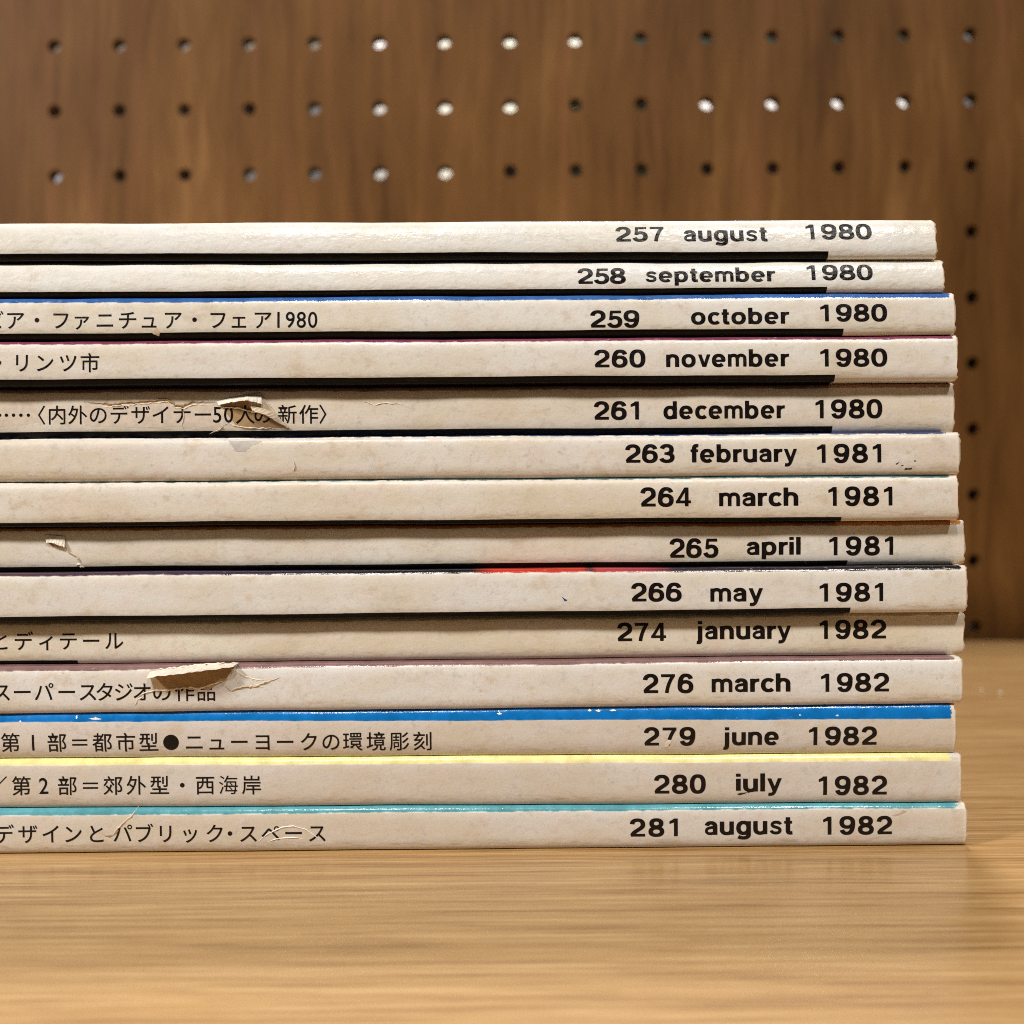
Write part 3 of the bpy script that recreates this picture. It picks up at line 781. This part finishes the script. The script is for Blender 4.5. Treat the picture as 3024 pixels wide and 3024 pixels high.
    if bk['num'] in CAP:
        seq, py, slope = CAP[bk['num']]
        V, F = [], []
        for ch, pxc in seq:
            v, f = jp_glyph('・' if ch == '.' else ch)
            gx = [p[0] for p in v]; gy = [p[1] for p in v]
            cx = (min(gx) + max(gx)) / 2
            xw, zw = at(pxc, py + slope * (pxc - 500), rec + .1)
            zw -= zb0
            sx = sy = EM; yc = 0.375
            if ch in '0123456789':                          # half width figures, as tall as the kana
                sy = EM * 1.12; sx = EM * 1.0; yc = 0.345
            if ch == '.': sx = sy = EM * .75
            if ch in '〈〉': sx *= .95
            o = len(V)
            V += [(xw + (p[0] - cx) * sx, zw + (p[1] - yc) * sy) for p in v]; F += [tuple(i + o for i in t) for t in f]
        if seq: place(drape('caption', V, F, INK, root, lsurf))
    BOOK[bk['num']] = dict(root=root, surf=surf, zb0=zb0, x1=x1, rec=rec, place=place)

for k, bk in enumerate(B): build_magazine(k, bk)

# ---------------------------------------------------------------- tears, creases and marks (parts of the magazines they are on)
def loc(num, pts):
    b = BOOK[num]
    return [(lambda q: (q[0], q[1] - b['zb0']))(at(px, py, b['rec'] + .1)) for px, py in pts]

def ragged(pts, amp, sub=4, seed=1):
    """closed outline with torn-looking edges"""
    rng = random.Random(seed); out = []
    n = len(pts)
    for i in range(n):
        a, b = pts[i], pts[(i + 1) % n]
        for s in range(sub):
            t = s / sub
            out.append((a[0] + (b[0] - a[0]) * t + rng.uniform(-amp, amp), a[1] + (b[1] - a[1]) * t + rng.uniform(-amp, amp)))
    return out

def patch(name, num, pxs, mat, amp=0.06, lift=0.03, seed=1, many=False):
    b = BOOK[num]
    for i, poly in enumerate(pxs if many else [pxs]):
        v, f = fill_contours([ragged(loc(num, poly), amp, 4, seed + i)])
        b['place'](drape(name, v, f, mat, b['root'], b['surf'], lift, 0.2, 0.6))

def ridge(name, num, pxs, mat, width=0.22, height=0.16, seed=2, jag=0.07, many=False):
    """torn paper edge standing a little proud of the spine"""
    b = BOOK[num]; rng = random.Random(seed)
    if many:
        for i, line in enumerate(pxs): ridge(name, num, line, mat, width, height, seed + i, jag)
        return
    V, F = [], []
    for line in [pxs]:
        p = loc(num, line); q = []
        for i in range(len(p) - 1):
            m = max(2, int(math.hypot(p[i + 1][0] - p[i][0], p[i + 1][1] - p[i][1]) / .35))
            for s in range(m):
                t = s / m; q.append((p[i][0] + (p[i + 1][0] - p[i][0]) * t + rng.uniform(-jag, jag), p[i][1] + (p[i + 1][1] - p[i][1]) * t + rng.uniform(-jag, jag)))
        q.append(p[-1]); o = len(V); n = len(q)
        for i, (x, z) in enumerate(q):
            a = q[max(0, i - 1)]; c = q[min(n - 1, i + 1)]
            dx, dz = c[0] - a[0], c[1] - a[1]; ln = math.hypot(dx, dz) or 1
            nx, nz = -dz / ln, dx / ln
            taper = min(1.0, 4 * min(i, n - 1 - i) / n + .15)
            w = width * taper * rng.uniform(.6, 1.3); h = height * taper * rng.uniform(.5, 1.3)
            for s, hh in ((-.5, .02), (0.05, h), (.5, .02)):
                xx, zz = x + nx * w * s, z + nz * w * s
                V.append(((xx - b['x1']) * MM, (b['surf'](xx, zz) - hh) * MM, zz * MM))
        for i in range(n - 1):
            for s in range(2):
                j = o + 3 * i + s; F.append((j, j + 3, j + 4, j + 1))
    return mesh_obj(name, V, F, mat, b['root'], False)

def flap(name, num, root_px, tip_px, out, mat, thick=0.10, bow=0.5, seed=3, rows=6):
    """a torn strip of cover hinged along root_px and lifted towards its free edge tip_px by out (mm, per point)"""
    b = BOOK[num]; rng = random.Random(seed)
    p = loc(num, root_px); q = loc(num, tip_px)
    def res(pl, m):
        ds = [0]
        for i in range(len(pl) - 1): ds.append(ds[-1] + math.hypot(pl[i + 1][0] - pl[i][0], pl[i + 1][1] - pl[i][1]))
        o = []
        for k in range(m):
            d = ds[-1] * k / (m - 1); i = max(0, min(len(pl) - 2, sum(1 for e in ds if e <= d) - 1))
            t = (d - ds[i]) / max(1e-9, ds[i + 1] - ds[i]); o.append((pl[i][0] + (pl[i + 1][0] - pl[i][0]) * t, pl[i][1] + (pl[i + 1][1] - pl[i][1]) * t))
        return o
    m = 28; P, Q = res(p, m), res(q, m)
    outs = np.interp(np.linspace(0, 1, m), np.linspace(0, 1, len(out)), out)
    V, F = [], []
    for lay in (0, 1):
        for i in range(m):
            jx, jz = rng.uniform(-.07, .07), rng.uniform(-.07, .07)
            for r in range(rows + 1):
                t = r / rows
                x = P[i][0] + (Q[i][0] - P[i][0]) * t + jx * t; z = P[i][1] + (Q[i][1] - P[i][1]) * t + jz * t
                lift = outs[i] * (t ** (1 + bow)) + .04 + .05 * math.sin(i * 1.3 + r) * t
                V.append(((x - b['x1']) * MM, (b['surf'](x, z) - lift - (thick if lay == 0 else 0)) * MM, z * MM))
    n = m * (rows + 1)
    for i in range(m - 1):
        for r in range(rows):
            a = i * (rows + 1) + r; c = a + rows + 1
            F.append((a, c, c + 1, a + 1)); F.append((n + a, n + a + 1, n + c + 1, n + c))
        a = i * (rows + 1) + rows; c = a + rows + 1
        F.append((a, c, n + c, n + a))
    return mesh_obj(name, V, F, mat, b['root'], False)

K1 = lambda pts: [(x / 1.932, 1050 + y / 1.932) for x, y in pts]            # zoom used to read the 261 tear
K2 = lambda pts: [(200 + x / 2.415, 1940 + y / 2.415) for x, y in pts]      # 276 and 281
K3 = lambda pts: [(x / 6.44, 1530 + y / 6.44) for x, y in pts]              # 265
K4 = lambda pts: [(2600 + x / 6.44, 1230 + y / 6.44) for x, y in pts]       # specks on 263

# 261
patch('peeled_patch', '261', K1([(478, 272), (560, 276), (650, 282), (760, 272), (870, 262), (950, 256), (1000, 288), (1045, 294), (1100, 270), (1230, 272), (1300, 340), (1345, 395), (1200, 412), (1000, 405), (800, 412), (600, 408), (490, 400), (470, 330)]), PEELED, .05, .008)
patch('peeled_patch', '261', K1([(2, 320), (40, 275), (100, 252), (190, 248), (225, 290), (240, 330), (225, 380), (120, 400), (2, 405)]), PEELED, .05, .008)
patch('torn_patch', '261', K1([(1262, 285), (1330, 255), (1470, 218), (1520, 270), (1580, 345), (1640, 412), (1400, 412), (1345, 395), (1300, 340)]), KRAFT, .05, .012)
ridge('torn_edge', '261', K1([(478, 268), (560, 272), (650, 278), (760, 268), (870, 258), (950, 250), (1000, 285), (1045, 290), (1100, 266), (1230, 268)]), KRAFT, .40, .16, 5, .10)
ridge('torn_edge', '261', K1([(500, 285), (620, 292), (760, 282), (880, 270), (960, 262), (1000, 300), (1050, 302), (1100, 280), (1235, 280)]), FIBRE, .22, .10, 55, .10)
ridge('crease', '261', K1([(1042, 300), (1050, 350), (1040, 395), (1050, 430)]), KRAFT_PALE, .2, .1, 56)
ridge('torn_edge', '261', K1([(1268, 405), (1300, 385), (1340, 400), (1400, 414), (1500, 416), (1590, 416)]), FIBRE, .24, .16, 57, .09)
flap('torn_flap', '261', K1([(1238, 262), (1330, 240), (1420, 222), (1490, 214)]), K1([(1250, 284), (1330, 270), (1430, 262), (1500, 280)]), [.2, .9, 1.5, .9], FLAP, .1, .4, 11)
flap('torn_flap', '261', K1([(1472, 212), (1515, 255), (1585, 345), (1652, 414)]), K1([(1425, 262), (1450, 318), (1530, 345), (1640, 412)]), [.5, 1.3, 1.4, .3], KRAFT_PALE, .1, .3, 31)
ridge('torn_edge', '261', K1([(1475, 212), (1510, 255), (1545, 300), (1580, 350), (1650, 414)]), FIBRE, .30, .25, 6)
ridge('torn_edge', '261', K1([(1235, 290), (1300, 296), (1370, 300), (1440, 322), (1510, 318), (1550, 345)]), FIBRE, .26, .30, 7)
ridge('torn_edge', '261', K1([(1195, 450), (1225, 432), (1255, 422), (1275, 405)]), KRAFT_PALE, .25, .2, 8)
ridge('crease', '261', [(1055, 1183), (1085, 1188), (1105, 1197), (1140, 1190), (1190, 1194), (1210, 1205)], FIBRE, .18, .10, 9)
# 265
patch('torn_patch', '265', K3([(905, 470), (960, 470), (1120, 540), (1270, 620), (1255, 640), (1050, 570)]), KRAFT, .03, .012)
flap('torn_flap', '265', K3([(850, 325), (1000, 330), (1240, 350)]), K3([(905, 465), (1060, 470), (1265, 560)]), [.25, .5, .3], FLAP, .1, .6, 12)
ridge('torn_edge', '265', K3([(1245, 400), (1270, 520), (1320, 640), (1430, 710), (1500, 770), (1540, 880)]), KRAFT_PALE, .38, .22, 13)
ridge('torn_edge', '265', K3([(1450, 910), (1500, 880), (1545, 930), (1590, 940)]), FIBRE, .55, .3, 14)
# 276
patch('torn_patch', '276', K2([(592, 150), (700, 122), (850, 100), (1000, 80), (1170, 70), (1135, 165), (1060, 200), (1010, 236), (930, 226), (800, 224), (700, 238), (620, 244)]), KRAFT, .05, .042)
flap('torn_flap', '276', K2([(588, 104), (700, 86), (850, 76), (1000, 62), (1205, 50)]), K2([(592, 134), (720, 113), (860, 97), (1010, 80), (1192, 62)]), [1.5, 2.6, 2.8, 2.5, 1.5], FLAP, .1, .2, 15)
ridge('torn_edge', '276', K2([(490, 300), (520, 275), (560, 252), (620, 240), (720, 236), (800, 222), (880, 214), (935, 225), (1010, 200), (1130, 168)]), FIBRE, .34, .26, 16)
ridge('torn_edge', '276', K2([(1200, 52), (1165, 110), (1130, 165)]), FIBRE, .30, .3, 17)
ridge('crease', '276', K2([(1100, 180), (1145, 222), (1170, 240), (1250, 212), (1340, 215), (1410, 180), (1520, 145)]), KRAFT_PALE, .40, .18, 18, .12)
ridge('torn_edge', '276', K2([(585, 100), (640, 92), (760, 80), (880, 70), (1000, 58), (1100, 54), (1210, 48)]), FIBRE, .30, .22, 58, .10)
ridge('crease', '276', K2([(1150, 90), (1210, 105), (1260, 140), (1330, 160), (1420, 165)]), FIBRE, .30, .10, 59, .10)
ridge('crease', '276', [K2([(1175, 110), (1200, 150), (1232, 192)]), K2([(1300, 170), (1340, 200), (1400, 215)]), K2([(480, 350), (500, 305), (540, 280)])], FLAP, .25, .12, 19, many=True)
# 281
ridge('crease', '281', K2([(490, 1075), (470, 1115), (450, 1140), (400, 1180), (340, 1240), (330, 1275)]), KRAFT_PALE, .34, .13, 20)
patch('stain', '281', [K2([(255, 1275), (320, 1272), (365, 1235), (345, 1262), (300, 1288)])], BROWN_MARK, .03, .035, many=True)
ridge('crease', '281', [K2([(1430, 1320), (1480, 1300), (1560, 1288), (1640, 1290), (1690, 1300)]), K2([(1340, 1345), (1385, 1290), (1450, 1250), (1530, 1215), (1610, 1206), (1700, 1230), (1770, 1280), (1830, 1345)])], RUBBED, .20, .11, 21, .03, True)
# 279: rubbed spots on the blue edge
def star(cx, cy, rx, ry): return [(cx - rx, cy), (cx - rx * .3, cy - ry * .5), (cx, cy - ry), (cx + rx * .4, cy - ry * .4), (cx + rx, cy + ry * .1), (cx + rx * .3, cy + ry * .7), (cx - rx * .4, cy + ry * .6)]
patch('rubbed_spot', '279', [star(280, 2123, 20, 4.5), star(224, 2118, 3, 9), star(58, 2131, 4, 4), star(1742, 2099, 6, 4), star(1768, 2100, 9, 4), star(1812, 2099, 12, 3), star(2363, 2112, 4, 3), star(1475, 2108, 7, 5), star(2473, 2113, 5, 3)], RUBBED, .05, .02, many=True)
patch('rubbed_spot', '279', [(1964, 2196), (1972, 2184), (1984, 2186), (1980, 2196), (1972, 2206), (1962, 2207)], FLAP, .04, .032)
# 280: what is left of the tail of the j
patch('speck', '280', [[(2176, 2345), (2188, 2341), (2206, 2340), (2200, 2344), (2184, 2349)], [(2206, 2339), (2214, 2335), (2218, 2338), (2210, 2342)]], BLACK_MARK, .02, .02, many=True)
# 263
patch('stain', '263', [[(672, 1301), (775, 1301), (740, 1318), (722, 1335), (695, 1332), (684, 1316)]], GREY_MARK, .06, .02, many=True)
patch('speck', '263', [K4([(285, 905), (310, 880), (345, 870), (330, 900), (300, 915)]), K4([(390, 930), (415, 918), (435, 935), (405, 942)]), K4([(455, 1020), (475, 978), (545, 985), (590, 970), (600, 1005), (520, 1008)]), K4([(628, 845), (655, 825), (672, 850), (645, 862)])], BLACK_MARK, .03, .02, many=True)
ridge('torn_edge', '263', [(868, 1362), (872, 1375), (866, 1395)], KRAFT_PALE, .22, .12, 22)
# 259, 266
patch('stain', '259', [[(450, 985), (462, 965), (472, 980), (468, 992)]], KRAFT_PALE, .05, .02, many=True)
patch('pen_dot', '266', [[(1659, 1762), (1668, 1768), (1676, 1772), (1668, 1776)]], BLUE_MARK, .02, .02, many=True)

patch('stain', '281', [[(2634, 2408), (2652, 2402), (2668, 2392), (2680, 2396), (2660, 2404), (2645, 2409)]], plain('faint_stain', (0.50, 0.37, 0.29), 0.6), .06, .02, many=True)
# two crumbs on the shelf behind the stack's right end
for n, (cx, cy, side) in enumerate(((127.0, 128.0, 'left'), (130.6, 124.5, 'right'))):
    bm = bmesh.new(); bmesh.ops.create_icosphere(bm, subdivisions=2, radius=0.55 * MM)
    rng = random.Random(60 + n)
    for v in bm.verts:
        v.co *= rng.uniform(.65, 1.15); v.co.z *= .7
    zmin = min(v.co.z for v in bm.verts)
    bmesh.ops.translate(bm, verts=bm.verts, vec=(0, 0, -zmin))
    o = bm_obj('crumb', bm, FIBRE); o.location = (cx * MM, cy * MM, SHELF_Z * MM)
    tag(o, side + ' one of two tiny pale crumbs on the shelf right of the stack', 'crumb', 'crumbs on the shelf')
